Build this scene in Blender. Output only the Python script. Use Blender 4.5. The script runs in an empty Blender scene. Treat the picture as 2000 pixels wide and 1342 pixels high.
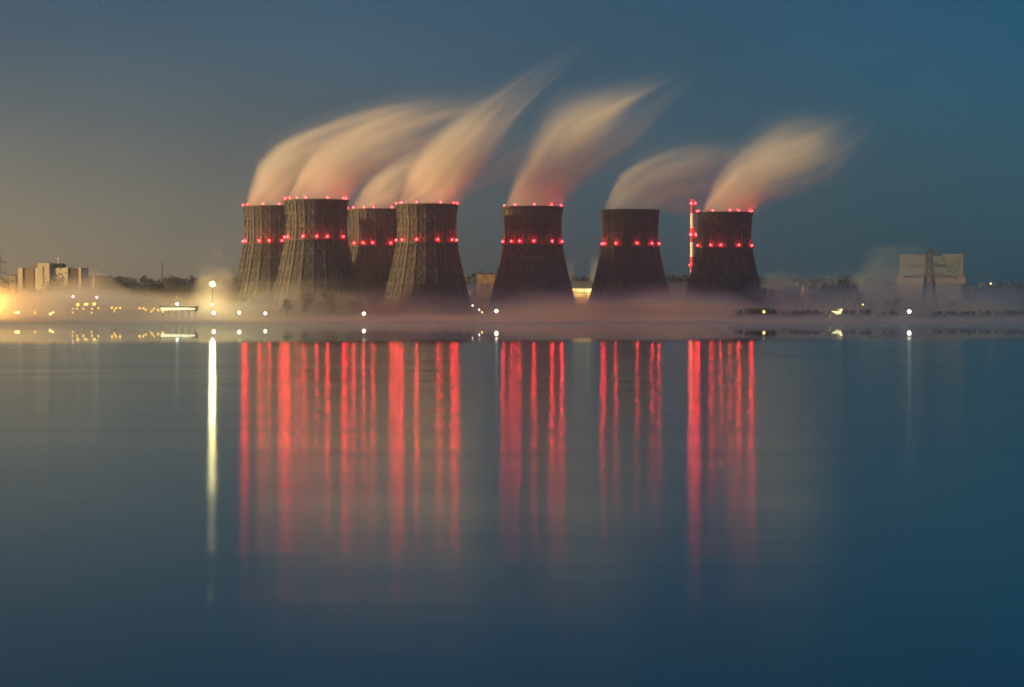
import bpy, math, random
from mathutils import Vector, Matrix
R = math.radians
C = bpy.context.scene.collection
scene = bpy.context.scene

# ------------------------------------------------------------------ camera frame
F = 85.0 / 36.0 * 2000.0          # focal length in photo pixels
HY = 618.5                        # horizon row in the photo
CH = 4.0                          # camera height over the water
def X(px, D): return (px - 1000.0) / F * D
def Z(py, D): return CH + (HY - py) / F * D

cam = bpy.data.cameras.new('camera'); camo = bpy.data.objects.new('camera', cam)
C.objects.link(camo); camo.location = (0, 0, CH); camo.rotation_euler = (R(90), 0, 0)
cam.lens = 85; cam.sensor_width = 36; cam.sensor_fit = 'HORIZONTAL'
cam.shift_y = -(671.0 - HY) / 2000.0
cam.clip_start = 0.5; cam.clip_end = 30000
scene.camera = camo

# ------------------------------------------------------------------ helpers
class MB:
    def __init__(self): self.v = []; self.f = []; self.mi = []; self.m = 0
    def add(self, vs, fs):
        o = len(self.v); self.v += [tuple(p) for p in vs]
        for f in fs: self.f.append(tuple(o + i for i in f)); self.mi.append(self.m)
    def box(self, x0, y0, z0, x1, y1, z1):
        self.add([(x0,y0,z0),(x1,y0,z0),(x1,y1,z0),(x0,y1,z0),(x0,y0,z1),(x1,y0,z1),(x1,y1,z1),(x0,y1,z1)],
                 [(3,2,1,0),(4,5,6,7),(0,1,5,4),(1,2,6,5),(2,3,7,6),(3,0,4,7)])
    def bar(self, a, b, w, d=None, up=None):
        a = Vector(a); b = Vector(b); d = d or w
        t = (b - a)
        if t.length < 1e-6: return
        t.normalize()
        u = Vector(up) if up is not None else (Vector((0,0,1)) if abs(t.z) < 0.9 else Vector((1,0,0)))
        s = t.cross(u)
        if s.length < 1e-6: u = Vector((0,1,0)); s = t.cross(u)
        s.normalize(); u = s.cross(t).normalized()
        p = []
        for q in (a, b):
            for i, j in ((-1,-1),(1,-1),(1,1),(-1,1)): p.append(q + s*(i*w/2) + u*(j*d/2))
        self.add(p, [(3,2,1,0),(4,5,6,7),(0,1,5,4),(1,2,6,5),(2,3,7,6),(3,0,4,7)])
    def tube(self, prof, n=16, c=(0,0), cap=True, rot=0.0):
        # prof: list of (r, z), bottom to top
        vs = []; fs = []
        for r, z in prof:
            for k in range(n):
                a = 2*math.pi*k/n + rot
                vs.append((c[0] + r*math.cos(a), c[1] + r*math.sin(a), z))
        for i in range(len(prof)-1):
            for k in range(n):
                k2 = (k+1) % n
                fs.append((i*n+k, i*n+k2, (i+1)*n+k2, (i+1)*n+k))
        if cap:
            fs.append(tuple(reversed(range(n)))); fs.append(tuple((len(prof)-1)*n + k for k in range(n)))
        self.add(vs, fs)
    def ball(self, c, r, n=10, m=6, sz=1.0):
        prof = []
        vs = [(c[0], c[1], c[2] - r*sz)]; fs = []
        for i in range(1, m):
            a = -math.pi/2 + math.pi*i/m
            for k in range(n):
                b = 2*math.pi*k/n
                vs.append((c[0]+r*math.cos(a)*math.cos(b), c[1]+r*math.cos(a)*math.sin(b), c[2]+r*sz*math.sin(a)))
        vs.append((c[0], c[1], c[2] + r*sz)); e = len(vs)-1
        for k in range(n):
            k2 = (k+1) % n
            fs.append((0, 1+k2, 1+k))
            for i in range(m-2): fs.append((1+i*n+k, 1+i*n+k2, 1+(i+1)*n+k2, 1+(i+1)*n+k))
            fs.append((e, 1+(m-2)*n+k, 1+(m-2)*n+k2))
        self.add(vs, fs)
    def mesh(self, name, mats):
        me = bpy.data.meshes.new(name); me.from_pydata(self.v, [], self.f)
        for m in (mats if isinstance(mats, (list, tuple)) else [mats]): me.materials.append(m)
        me.polygons.foreach_set('material_index', self.mi); me.update()
        return me
    def build(self, name, mats, parent=None, loc=None, smooth=False):
        me = self.mesh(name, mats)
        if smooth: me.polygons.foreach_set('use_smooth', [True]*len(me.polygons))
        return put(name, me, parent, loc)

def put(name, me, parent=None, loc=None):
    o = bpy.data.objects.new(name, me); C.objects.link(o)
    if parent is not None: o.parent = parent
    if loc is not None: o.location = loc
    return o
def tag(o, label, cat, group=None):
    o['label'] = label; o['category'] = cat
    if group: o['group'] = group
    return o
def thing(name, label, cat, loc=(0,0,0), group=None, rz=0):
    o = bpy.data.objects.new(name, None); C.objects.link(o); o.location = loc; o.rotation_euler = (0,0,rz)
    o.empty_display_size = 1
    return tag(o, label, cat, group)

# ------------------------------------------------------------------ materials
def mat(name):
    m = bpy.data.materials.new(name); m.use_nodes = True
    nt = m.node_tree; nt.nodes.clear()
    out = nt.nodes.new('ShaderNodeOutputMaterial')
    return m, nt, out
def nd(nt, t, **k):
    n = nt.nodes.new(t)
    for a, b in k.items(): setattr(n, a, b)
    return n
def mth(nt, op, a, b=None, c=None, clamp=False):
    n = nt.nodes.new('ShaderNodeMath'); n.operation = op; n.use_clamp = clamp
    for i, v in enumerate((a, b, c)):
        if v is None: continue
        if isinstance(v, (int, float)): n.inputs[i].default_value = v
        else: nt.links.new(v, n.inputs[i])
    return n.outputs[0]
def maprange(nt, v, a, b, c, d, smooth=False):
    n = nt.nodes.new('ShaderNodeMapRange')
    if smooth: n.interpolation_type = 'SMOOTHSTEP'
    nt.links.new(v, n.inputs['Value'])
    for k, q in zip(('From Min','From Max','To Min','To Max'), (a,b,c,d)): n.inputs[k].default_value = q
    return n.outputs['Result']
def rough(name, c1, c2, scale, stretch=(1,1,1), rg=0.8, bump=0.0, metal=0.0, world=False):
    """A surface with uneven colour: two tones mixed by stretched noise."""
    m, nt, out = mat(name)
    p = nd(nt, 'ShaderNodeBsdfPrincipled'); p.inputs['Roughness'].default_value = rg; p.inputs['Metallic'].default_value = metal
    tc = nd(nt, 'ShaderNodeTexCoord'); mp = nd(nt, 'ShaderNodeMapping'); mp.inputs['Scale'].default_value = stretch
    nt.links.new(nd(nt, 'ShaderNodeNewGeometry').outputs['Position'] if world else tc.outputs['Object'], mp.inputs['Vector'])
    nz = nd(nt, 'ShaderNodeTexNoise'); nz.inputs['Scale'].default_value = scale; nz.inputs['Detail'].default_value = 5
    nt.links.new(mp.outputs[0], nz.inputs['Vector'])
    cr = nd(nt, 'ShaderNodeValToRGB'); cr.color_ramp.elements[0].position = .32; cr.color_ramp.elements[1].position = .68
    cr.color_ramp.elements[0].color = (*c1, 1); cr.color_ramp.elements[1].color = (*c2, 1)
    nt.links.new(nz.outputs['Fac'], cr.inputs[0]); nt.links.new(cr.outputs[0], p.inputs['Base Color'])
    nt.links.new(p.outputs[0], out.inputs['Surface'])
    return m
def glow(name, col, s):
    m, nt, out = mat(name)
    e = nd(nt, 'ShaderNodeEmission'); e.inputs['Color'].default_value = (*col, 1); e.inputs['Strength'].default_value = s
    nt.links.new(e.outputs[0], out.inputs['Surface'])
    return m

CLAD = rough('tower_cladding', (.031,.031,.032), (.066,.065,.066), .07, (1,1,.6), .75, world=True)
STEEL = rough('tower_steel', (.076,.077,.076), (.20,.194,.184), .09, rg=.65, world=True)
RIMM = rough('tower_rim', (.035,.03,.03), (.07,.06,.055), .3, rg=.8)
DARKSTEEL = rough('dark_steel', (.05,.05,.05), (.10,.10,.10), .5, rg=.6)
VEILSTEEL = rough('mist_veiled_steel', (.26,.29,.29), (.36,.39,.39), .5, rg=.6)  # pale tone puts the mist's veil over the pylons into the colour
STACKW = rough('stack_white', (.72,.70,.66), (.82,.80,.76), .2, (1,1,.3), .7)
STACKR = rough('stack_red', (.42,.035,.03), (.52,.05,.04), .2, (1,1,.3), .7)
CREAM = rough('cream_render', (.55,.48,.38), (.66,.59,.48), .12, (1,1,.4), .85)
BROWNP = rough('brown_panel', (.20,.14,.11), (.28,.20,.15), .3, (2,2,.1), .85)
GREYC = rough('grey_concrete', (.25,.24,.23), (.36,.35,.33), .12, rg=.9)
PALEC = rough('pale_concrete', (.15,.205,.185), (.22,.275,.245), .06, (1,1,.5), .85)
ROOFM = rough('dark_roof', (.06,.055,.05), (.10,.09,.085), .3, rg=.9)
OCHRE = rough('mottled_ochre', (.20,.09,.045), (.62,.46,.22), .16, (1,1,.6), .85)  # orange lamplight on the plant block is put into these tones
GLASSD = rough('dark_glass', (.02,.025,.03), (.04,.045,.05), .3, rg=.2)
LEAF = [rough('leaf_dark', (.022,.034,.016), (.045,.056,.024), .4, rg=.8), rough('leaf_mid', (.045,.06,.025), (.085,.095,.04), .4, rg=.8)]
BARK = rough('bark', (.05,.04,.03), (.09,.07,.055), .8, rg=.9)
LAND = rough('land', (.035,.045,.025), (.085,.075,.05), .03, rg=.95)
HILLM = rough('hill', (.03,.04,.022), (.055,.06,.03), .02, rg=.95)
RED = glow('red_lamp', (1, .009, .013), 60)
WARM = {}

# ------------------------------------------------------------------ world
SUN_EL, SUN_AZ = 8.0, -100.0     # degrees; azimuth from the view direction, clockwise
w = bpy.data.worlds.new('World'); scene.world = w; w.use_nodes = True
nt = w.node_tree; nt.nodes.clear()
wo = nd(nt, 'ShaderNodeOutputWorld'); bg = nd(nt, 'ShaderNodeBackground')
sky = nd(nt, 'ShaderNodeTexSky'); sky.sky_type = 'NISHITA'; sky.sun_disc = False
sky.sun_elevation = R(SUN_EL); sky.sun_rotation = R(SUN_AZ); sky.altitude = 100
sky.air_density = 1.0; sky.dust_density = 1.5; sky.ozone_density = 3.0
tc = nd(nt, 'ShaderNodeTexCoord'); sx = nd(nt, 'ShaderNodeSeparateXYZ'); nt.links.new(tc.outputs['Generated'], sx.inputs[0])
# the light dome of the town and plant: warm towards the left, low over the horizon
gx = maprange(nt, sx.outputs['X'], .06, -.34, 0, 1, True)
gz = maprange(nt, sx.outputs['Z'], -.01, .14, 1, 0, True)
gw = mth(nt, 'MULTIPLY', gx, mth(nt, 'POWER', gz, 1.3))
tint = nd(nt, 'ShaderNodeMix', data_type='RGBA'); tint.inputs['A'].default_value = (.03,.295,.42,1); tint.inputs['B'].default_value = (.33,.405,.445,1)
nt.links.new(maprange(nt, sx.outputs['X'], .24, -.26, 0, 1), tint.inputs['Factor'])
mul = nd(nt, 'ShaderNodeMix', data_type='RGBA', blend_type='MULTIPLY'); mul.inputs['Factor'].default_value = 1
nt.links.new(sky.outputs[0], mul.inputs['A']); nt.links.new(tint.outputs['Result'], mul.inputs['B'])
gl = nd(nt, 'ShaderNodeMix', data_type='RGBA'); gl.inputs['A'].default_value = (0,.115,.345,1); gl.inputs['B'].default_value = (3.3,2.2,1.1,1)
nt.links.new(gw, gl.inputs['Factor'])
ad = nd(nt, 'ShaderNodeMix', data_type='RGBA', blend_type='ADD'); ad.inputs['Factor'].default_value = 1
nt.links.new(mul.outputs['Result'], ad.inputs['A']); nt.links.new(gl.outputs['Result'], ad.inputs['B'])
mpw = nd(nt, 'ShaderNodeMapping'); mpw.inputs['Scale'].default_value = (7, 7, 16); nt.links.new(tc.outputs['Generated'], mpw.inputs[0])
nzw = nd(nt, 'ShaderNodeTexNoise'); nzw.inputs['Scale'].default_value = 1; nzw.inputs['Detail'].default_value = 4; nt.links.new(mpw.outputs[0], nzw.inputs['Vector'])
cl = nd(nt, 'ShaderNodeMix', data_type='RGBA', blend_type='MULTIPLY'); cl.inputs['Factor'].default_value = 1      # uneven thin overcast
cc = nd(nt, 'ShaderNodeCombineXYZ'); nf_ = maprange(nt, nzw.outputs['Fac'], .3, .7, .90, 1.10)
for i_ in range(3): nt.links.new(nf_, cc.inputs[i_])
nt.links.new(ad.outputs['Result'], cl.inputs['A']); nt.links.new(cc.outputs[0], cl.inputs['B'])
nt.links.new(cl.outputs['Result'], bg.inputs['Color']); bg.inputs['Strength'].default_value = 0.066
nt.links.new(bg.outputs[0], wo.inputs['Surface'])

sl = bpy.data.lights.new('sun', 'SUN'); so = bpy.data.objects.new('sun', sl); C.objects.link(so)
sd = Vector((math.sin(R(SUN_AZ))*math.cos(R(SUN_EL)), math.cos(R(SUN_AZ))*math.cos(R(SUN_EL)), math.sin(R(SUN_EL))))
so.rotation_euler = (-sd).to_track_quat('-Z', 'Y').to_euler()
sl.energy = 4.5; sl.color = (1, .62, .22); sl.angle = R(1.5)

# ------------------------------------------------------------------ ground, water, hills
b = MB()
xs = [-1600 + 40*i for i in range(81)]
prof = [(1706,-1.0),(1709,.6),(1716,1.3),(1740,1.6),(1900,2.0),(2400,2.0),(2900,2.5),(4300,3.0)]
rnd = random.Random(3)
off = [rnd.uniform(-3,3) for _ in xs]
vs = []
for y, z in prof:
    for x, o in zip(xs, off): vs.append((x, y + (o if y < 1750 else 0), z))
n = len(xs)
b.add(vs, [(i*n+k, i*n+k+1, (i+1)*n+k+1, (i+1)*n+k) for i in range(len(prof)-1) for k in range(n-1)])
o = b.build('ground', LAND, smooth=True); o['kind'] = 'structure'

def ridge(px):
    pts = [(-1200,548),(-200,546),(0,546),(190,541),(300,545),(460,546),(700,542),(940,540),(1130,540),(1330,538),(1500,545),(1700,546),(1850,556),(2000,556),(3200,552)]
    for (a, ya), (c, yc) in zip(pts, pts[1:]):
        if a <= px <= c: return ya + (yc-ya)*(px-a)/(c-a)
    return 548
b = MB(); vs = []; rows = [2750 + 75*i for i in range(19)]
xs = [-1550 + 31*i for i in range(101)]
rnd = random.Random(8)
for y in rows:
    for x in xs:
        t = (y-2750)/(3650-2750) if y < 3650 else 1 - (y-3650)/(4150-3650)
        t = max(0, min(1, t)); t = t*t*(3-2*t)
        h = Z(ridge(1000 + x/3650*F), 3650) - 9
        vs.append((x, y, 1.5 + h*t + (rnd.uniform(-1.5,1.5) if t > .05 else 0)))
n = len(xs)
b.add(vs, [(i*n+k, i*n+k+1, (i+1)*n+k+1, (i+1)*n+k) for i in range(len(rows)-1) for k in range(n-1)])
o = b.build('hills', HILLM, smooth=True); o['kind'] = 'structure'
b = MB(); rnd = random.Random(12)
for i in range(900):
    x = rnd.uniform(-1100, 1100); y = rnd.uniform(3480, 3660)
    t = (y-2750)/900; t = t*t*(3-2*t)
    z0 = 1.5 + (Z(ridge(1000 + x/3650*F), 3650) - 9)*t
    hh = rnd.uniform(6, 12); rr = rnd.uniform(4, 8)
    for k in range(9):
        a = rnd.uniform(0, 6.28); q = rnd.random()**.5*rr; s = rnd.uniform(2, 3.6)
        c = Vector((x+q*math.cos(a), y+q*math.sin(a), z0 + rnd.uniform(.15, 1)*hh*(1-.5*q/rr)))
        d1 = Vector((rnd.uniform(-1,1), rnd.uniform(-1,1), rnd.uniform(-1,1))).normalized()*s
        d2 = d1.cross(Vector((rnd.uniform(-1,1), rnd.uniform(-1,1), rnd.uniform(-1,1)))).normalized()*s
        b.add([c-d1-d2, c+d1-d2, c+d1+d2, c-d1+d2], [(0,1,2,3)])
o = b.build('woodland', LEAF[0]); o['kind'] = 'stuff'

# lake: calm and mirror-like towards the far shore, ruffled by the breeze nearer
m, nt, out = mat('lake_water')
tc = nd(nt, 'ShaderNodeTexCoord'); sep = nd(nt, 'ShaderNodeSeparateXYZ'); nt.links.new(tc.outputs['Object'], sep.inputs[0])
mp = nd(nt, 'ShaderNodeMapping'); mp.inputs['Scale'].default_value = (.006, .012, 1); nt.links.new(tc.outputs['Object'], mp.inputs[0])
nz = nd(nt, 'ShaderNodeTexNoise'); nz.inputs['Scale'].default_value = 1; nz.inputs['Detail'].default_value = 3; nt.links.new(mp.outputs[0], nz.inputs['Vector'])
yy = mth(nt, 'ADD', sep.outputs['Y'], mth(nt, 'MULTIPLY', mth(nt, 'SUBTRACT', nz.outputs['Fac'], .5), 90))
yy = mth(nt, 'ADD', yy, mth(nt, 'MULTIPLY', sep.outputs['X'], -.35))
rg = maprange(nt, yy, 330, 480, .130, .014, True)
mp2 = nd(nt, 'ShaderNodeMapping'); mp2.inputs['Scale'].default_value = (.02, .11, 1); nt.links.new(tc.outputs['Object'], mp2.inputs[0])
nz2 = nd(nt, 'ShaderNodeTexNoise'); nz2.inputs['Scale'].default_value = 1; nz2.inputs['Detail'].default_value = 4; nt.links.new(mp2.outputs[0], nz2.inputs['Vector'])
rg = mth(nt, 'MULTIPLY', rg, maprange(nt, nz2.outputs['Fac'], .3, .7, .82, 1.14))
gs = nd(nt, 'ShaderNodeBsdfGlossy'); gs.distribution = 'BECKMANN'; nt.links.new(rg, gs.inputs['Roughness'])
gs.inputs['Color'].default_value = (.81, .93, 1, 1); gs.inputs['Anisotropy'].default_value = -.22
tg = nd(nt, 'ShaderNodeCombineXYZ'); tg.inputs[1].default_value = 1; nt.links.new(tg.outputs[0], gs.inputs['Tangent'])
mp3 = nd(nt, 'ShaderNodeMapping'); mp3.inputs['Scale'].default_value = (.25, .55, 1); nt.links.new(tc.outputs['Object'], mp3.inputs[0])
nz3 = nd(nt, 'ShaderNodeTexNoise'); nz3.inputs['Scale'].default_value = 1; nz3.inputs['Detail'].default_value = 2; nt.links.new(mp3.outputs[0], nz3.inputs['Vector'])
bp = nd(nt, 'ShaderNodeBump'); bp.inputs['Distance'].default_value = .005
nt.links.new(mth(nt, 'MULTIPLY', nz3.outputs['Fac'], maprange(nt, yy, 200, 330, 1, 0, True)), bp.inputs['Height']); nt.links.new(bp.outputs[0], gs.inputs['Normal'])
df = nd(nt, 'ShaderNodeBsdfDiffuse'); df.inputs['Color'].default_value = (.004, .03, .05, 1)
fr = nd(nt, 'ShaderNodeFresnel'); fr.inputs['IOR'].default_value = 1.33
mx = nd(nt, 'ShaderNodeMixShader'); nt.links.new(fr.outputs[0], mx.inputs[0]); nt.links.new(df.outputs[0], mx.inputs[1]); nt.links.new(gs.outputs[0], mx.inputs[2])
nt.links.new(mx.outputs[0], out.inputs['Surface'])
b = MB(); b.add([(-1600,-150,0),(1600,-150,0),(1600,1712,0),(-1600,1712,0)], [(0,1,2,3)])
o = b.build('water', m); o['kind'] = 'structure'

# ------------------------------------------------------------------ lamps
def bulb(parent, loc, r, col, L, spot=None):
    l = bpy.data.lights.new('bulb', 'POINT')
    l.color = col; l.shadow_soft_size = r; l.energy = L * 4 * math.pi**2 * r * r
    o = bpy.data.objects.new('bulb', l); C.objects.link(o)
    o.parent = parent; o.location = loc
    return o
def warm_mat(col, L):
    k = (col, L)
    if k not in WARM: WARM[k] = glow('lit_lamp', col, L)
    return WARM[k]

b = MB(); b.m = 0; b.ball((0,0,0), .66, 8, 6); b.m = 1; b.tube([(.35,-1.7),(.35,-.9)], 6); RED_ME = b.mesh('obstruction_lamp', [RED, DARKSTEEL])
def red_lamp(parent, loc, L=130, s=1.0):
    o = put('obstruction_lamp', RED_ME, parent, loc); o.scale = (s,s,s)
    bulb(o, (0,0,0), .72, (1, .022, .020), L*s*s*1.4)

# ------------------------------------------------------------------ cooling towers
PROF = [(37.6,2),(36.2,7),(34.6,12.5),(31.4,25),(27.9,39.2),(24.95,52.6),(23.0,63.5),(22.35,74),(22.8,83),(23.75,91.7)]
def rad(z):
    if z <= PROF[0][1]: return PROF[0][0]
    for (r0,z0),(r1,z1) in zip(PROF, PROF[1:]):
        if z <= z1: return r0 + (r1-r0)*(z-z0)/(z1-z0)
    return PROF[-1][0]
NF = 20; LEV = [8.5, 19.2, 29.9, 40.6, 51.3, 62.0, 72.0, 81.9, 91.2]
PH = math.pi/2
def fpt(k, z, e=0.0):
    a = -PH + 2*math.pi*k/NF
    return Vector(((rad(z)+e)*math.cos(a), (rad(z)+e)*math.sin(a), z))
zs = [8.5,13,19.2,24.5,29.9,35,40.6,46,51.3,56.6,62.0,67,72.0,77,81.9,86.5,91.6]
b = MB(); b.tube([(rad(z), z) for z in zs] + [(rad(91.6)-.8, 91.6)] + [(rad(z)-.8, z) for z in reversed(zs)] + [(rad(8.5), 8.5)], NF, cap=False, rot=-PH)
SHELL = b.mesh('shell', CLAD)
b = MB()
for k in range(NF):
    for z0, z1 in zip(zs, zs[1:]): b.bar(fpt(k, z0, .35), fpt(k, z1, .35), .55, .8, up=fpt(k, 50).normalized())
    for i, (z0, z1) in enumerate(zip(LEV, LEV[1:])):
        e = .35; zm = (z0+z1)/2
        p = lambda kk, z: fpt(kk, z, e)
        mid = lambda z: (p(k, z) + p(k+1, z))/2
        nrm = mid(zm).normalized()
        b.bar(p(k,z0), mid(zm), .34, .5, nrm); b.bar(mid(zm), p(k+1,z1), .34, .5, nrm)
        b.bar(p(k+1,z0), mid(zm), .34, .5, nrm); b.bar(mid(zm), p(k,z1), .34, .5, nrm)
        b.bar(p(k,z1), p(k+1,z1), .42, .5, nrm)
        b.bar(mid(z0), mid(z1), .26, .4, nrm)
        if i: b.ball(fpt(k, z0, .75), .62, 6, 4)
LATT = b.mesh('lattice', STEEL)
b = MB()
for k in range(NF):
    b.bar(fpt(k, 1.8, 0.2), fpt(k+.5, 8.5), .8); b.bar(fpt(k+1, 1.8, 0.2), fpt(k+.5, 8.5), .8)
LEGS = b.mesh('support_frame', DARKSTEEL)
b = MB(); b.tube([(rad(91.6)+.1,90.2),(rad(91.6)+1.1,90.6),(rad(91.6)+1.1,91.9),(rad(91.6)-1.0,91.9),(rad(91.6)-1.0,91.3)], NF, cap=False, rot=-PH)
RIM = b.mesh('rim', RIMM)
b = MB()
b.tube([(rad(62)+.3,61.4),(rad(62)+1.9,61.5),(rad(62)+1.9,61.9),(rad(62)+.3,61.9)], NF, cap=False, rot=-PH)
for k in range(NF):
    for h in (62.5, 63.1): 
        a0 = fpt(k, 62, 1.75); a1 = fpt(k+1, 62, 1.75); a0.z = a1.z = h; b.bar(a0, a1, .12)
    q = fpt(k, 62, 1.75); b.bar(q, (q.x, q.y, 63.1), .16)
GALL = b.mesh('gallery', DARKSTEEL)

TOWERS = [  # centre px, distance, top lamp px, waist lamp px, waist lamp row, label
 (534, 1931, [476,487,519.5,551], [477,483,512,532,556], 471, 'brown cooling tower at the left end of the row, half hidden behind its taller neighbour'),
 (618, 1828, [559,569,584,602.5,644,673,677], [557.5,565,597,624,644,673], 462, 'tall grey brown cooling tower with clear lattice, in front of the leftmost tower'),
 (736, 1986, [680,692,714,733,768], [679,694,712.5,731,766], 475.5, 'dark cooling tower squeezed between two nearer towers, rim lower than both'),
 (833.5, 1900, [774,783,786.5,816,862.5,887.5,893], [774,786.5,816,857,884,892], 467, 'wide cooling tower with the tallest steam plume, its left flank crossing a darker tower'),
 (1040, 1940, [984.7,1006,1043,1077,1095.6], [982,998.5,1014.5,1042,1078,1097], 472, 'cooling tower standing alone between the ochre block and the glazed hall'),
 (1230.5, 1996, [], [1175,1179,1200.5,1241.5,1271,1286], 476.5, 'dark cooling tower with no red lamps along its rim'),
 (1414, 2045, [1360,1363,1388,1420.7,1438,1462,1467], [1361,1384,1403,1438.5,1466], 479.5, 'cooling tower right beside the red and white chimney, last in the row'),
]
rl = random.Random(77)
b = MB()
for z0, z1 in zip([2]+LEV, LEV):
    for q in (.30,.36): b.bar(fpt(q, z0, .9), fpt(q, z1, .9), .18)
LADDER = b.mesh('ladder', STEEL)
for cx, D, top, waist, wy, label in TOWERS:
    t = thing('cooling_tower', label, 'cooling tower', (X(cx, D), D, 0), 'cooling towers in a row behind the lake')
    put('shell', SHELL, t); put('lattice', LATT, t); put('support_frame', LEGS, t); put('rim', RIM, t); put('gallery', GALL, t); put('ladder', LADDER, t)
    for px in top:
        r = rad(91.6) + .4; dx = max(-r, min(r, X(px, D) - X(cx, D)))
        red_lamp(t, (dx, -math.sqrt(r*r - dx*dx), 93.0), rl.uniform(60,125), .82)
    for px in waist:
        r = rad(62) + 1.6; dx = max(-r, min(r, X(px, D) - X(cx, D)))
        red_lamp(t, (dx, -math.sqrt(r*r - dx*dx), 64.0), rl.uniform(95,175), 1.0)

# ------------------------------------------------------------------ striped chimney
D = 2140
t = thing('chimney', 'tall thin red and white banded chimney at the left edge of the last cooling tower', 'chimney', (X(1352.6, D), D, 1.5))
b = MB()
H = Z(388.6, D) - 1.5
cuts = [H, Z(416.5,D)-1.5, Z(446,D)-1.5, Z(473,D)-1.5, Z(502,D)-1.5, Z(529,D)-1.5, Z(556,D)-1.5, Z(583,D)-1.5, 0]
rr = lambda z: 1.75 + .75*(1 - z/H)
for i, (z1, z0) in enumerate(zip(cuts, cuts[1:])):
    b.m = 0 if i % 2 == 0 else 1
    b.tube([(rr(z0), z0), (rr(z1), z1)], 24, cap=(i == 0))
b.build('shaft', [STACKR, STACKW], t)
for py in (399.5, 460.5, 520):
    z = Z(py, D) - 1.5; g = MB()
    g.tube([(rr(z)+.05,z-.25),(rr(z)+1.3,z-.2),(rr(z)+1.3,z),(rr(z)+.05,z)], 20, cap=False)
    for k in range(10):
        a = k*math.pi/5; g.bar(((rr(z)+1.2)*math.cos(a),(rr(z)+1.2)*math.sin(a),z), ((rr(z)+1.2)*math.cos(a),(rr(z)+1.2)*math.sin(a),z+1.1), .1)
        a2 = a + math.pi/5; g.bar(((rr(z)+1.2)*math.cos(a),(rr(z)+1.2)*math.sin(a),z+1.1), ((rr(z)+1.2)*math.cos(a2),(rr(z)+1.2)*math.sin(a2),z+1.1), .1)
    g.build('platform', DARKSTEEL, t)
for px, py, L, s in ((1349.6,397.5,330,1.5),(1357.2,397.5,200,1.3),(1348.7,458.5,360,1.5),(1358.5,458.5,300,1.45),(1346.5,518,60,.8)):
    red_lamp(t, (X(px,D)-X(1352.6,D), -rr(50)-1.0, Z(py,D)-1.5), L, s)

# ------------------------------------------------------------------ buildings
def windows(t, x0, x1, z0, z1, nx, nz, y, w, h, m=GLASSD):
    """rows of single windows on a facade facing the lake: each one its own part"""
    for j in range(nz):
        for i in range(nx):
            cx = x0 + (i+.5)*(x1-x0)/nx; cz = z0 + (j+.5)*(z1-z0)/nz
            b = MB(); b.box(cx-w/2, y-.12, cz-h/2, cx+w/2, y+.1, cz+h/2)
            b.build('window', m, t)

# tall block at the left
D = 2380; cx = 96
t = thing('apartment_block', 'tall cream and brown block with rooftop masts standing over the trees at left', 'building', (X(cx,D), D, 1.5), rz=-.3)
bx = lambda a: X(a,D)-X(cx,D); bz = lambda a: Z(a,D)-1.5
b = MB(); b.box(bx(28),0,0,bx(38),16,bz(523)); b.build('end_wall', CREAM, t)
b = MB(); b.box(bx(38),1,0,bx(61),16,bz(524)); b.box(bx(61),1.6,0,bx(65.3),16,bz(524.3)); b.build('panelled_wing', BROWNP, t)
b = MB(); b.box(bx(65.3),.3,0,bx(75),16,bz(523)); b.build('wall', CREAM, t)
b = MB(); b.box(bx(75),-3,0,bx(99.5),14,bz(514)); b.build('stair_tower', CREAM, t)
for k in range(8):
    g = MB(); z = bz(565) + k*(bz(522)-bz(565))/7.5; g.box(bx(85),-3.15,z,bx(88.5),-2.9,z+1.9); g.build('window', GLASSD, t)
b = MB(); b.box(bx(99.5),0,0,bx(131),16,bz(523.5)); b.build('wall', CREAM, t)
b = MB(); b.box(bx(131),-.6,0,bx(137),16,bz(522.8)); b.build('pilaster', CREAM, t)
b = MB()
b.box(bx(137),1,0,bx(160),16,bz(524))
for k in range(9): b.box(bx(138+k*2.5),.6,0,bx(138.8+k*2.5),1.01,bz(525))
b.build('panelled_wing', BROWNP, t)
b = MB(); b.box(bx(160),0,0,bx(165),16,bz(523.5)); b.build('end_wall', CREAM, t)
b = MB(); b.box(bx(50),4,bz(522.9),bx(75),12,bz(517.5)); b.build('penthouse', BROWNP, t)
b = MB(); b.box(bx(101),4,bz(523.4),bx(120),12,bz(516)); b.box(bx(103),4.5,bz(516),bx(118),11,bz(514.5)); b.build('penthouse', ROOFM, t)
g = MB(); g.bar((bx(109.5),6,bz(514.5)),(bx(109.5),6,bz(502.5)),.7); g.bar((bx(109.5),6,bz(507)),(bx(109.5),6,bz(503)),1.4); g.build('antenna', STACKW, t)
for a, hpx in ((58,510),(67,513),(80,509),(84,511),(87,508),(91,509),(112,511)):
    g = MB(); g.bar((bx(a),7,bz(524)),(bx(a),7,bz(hpx)),.3); g.bar((bx(a)-1,7,bz(hpx+1)),(bx(a)+1,7,bz(hpx+1)),.2); g.build('antenna', DARKSTEEL, t)

t = thing('low_block', 'low brown flat roofed building just right of the tall cream block', 'building', (X(180,2430), 2430, 1.5))
b = MB(); b.box(-10,0,0,12,14,Z(541,2430)-1.5); b.build('wall', BROWNP, t)
b = MB(); b.box(-10.4,-.4,Z(541,2430)-1.5,12.4,14.4,Z(539,2430)-1.5); b.build('roof', ROOFM, t)
windows(t, -9, 11, 18, 38, 5, 4, 0, 1.8, 1.8)

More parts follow.
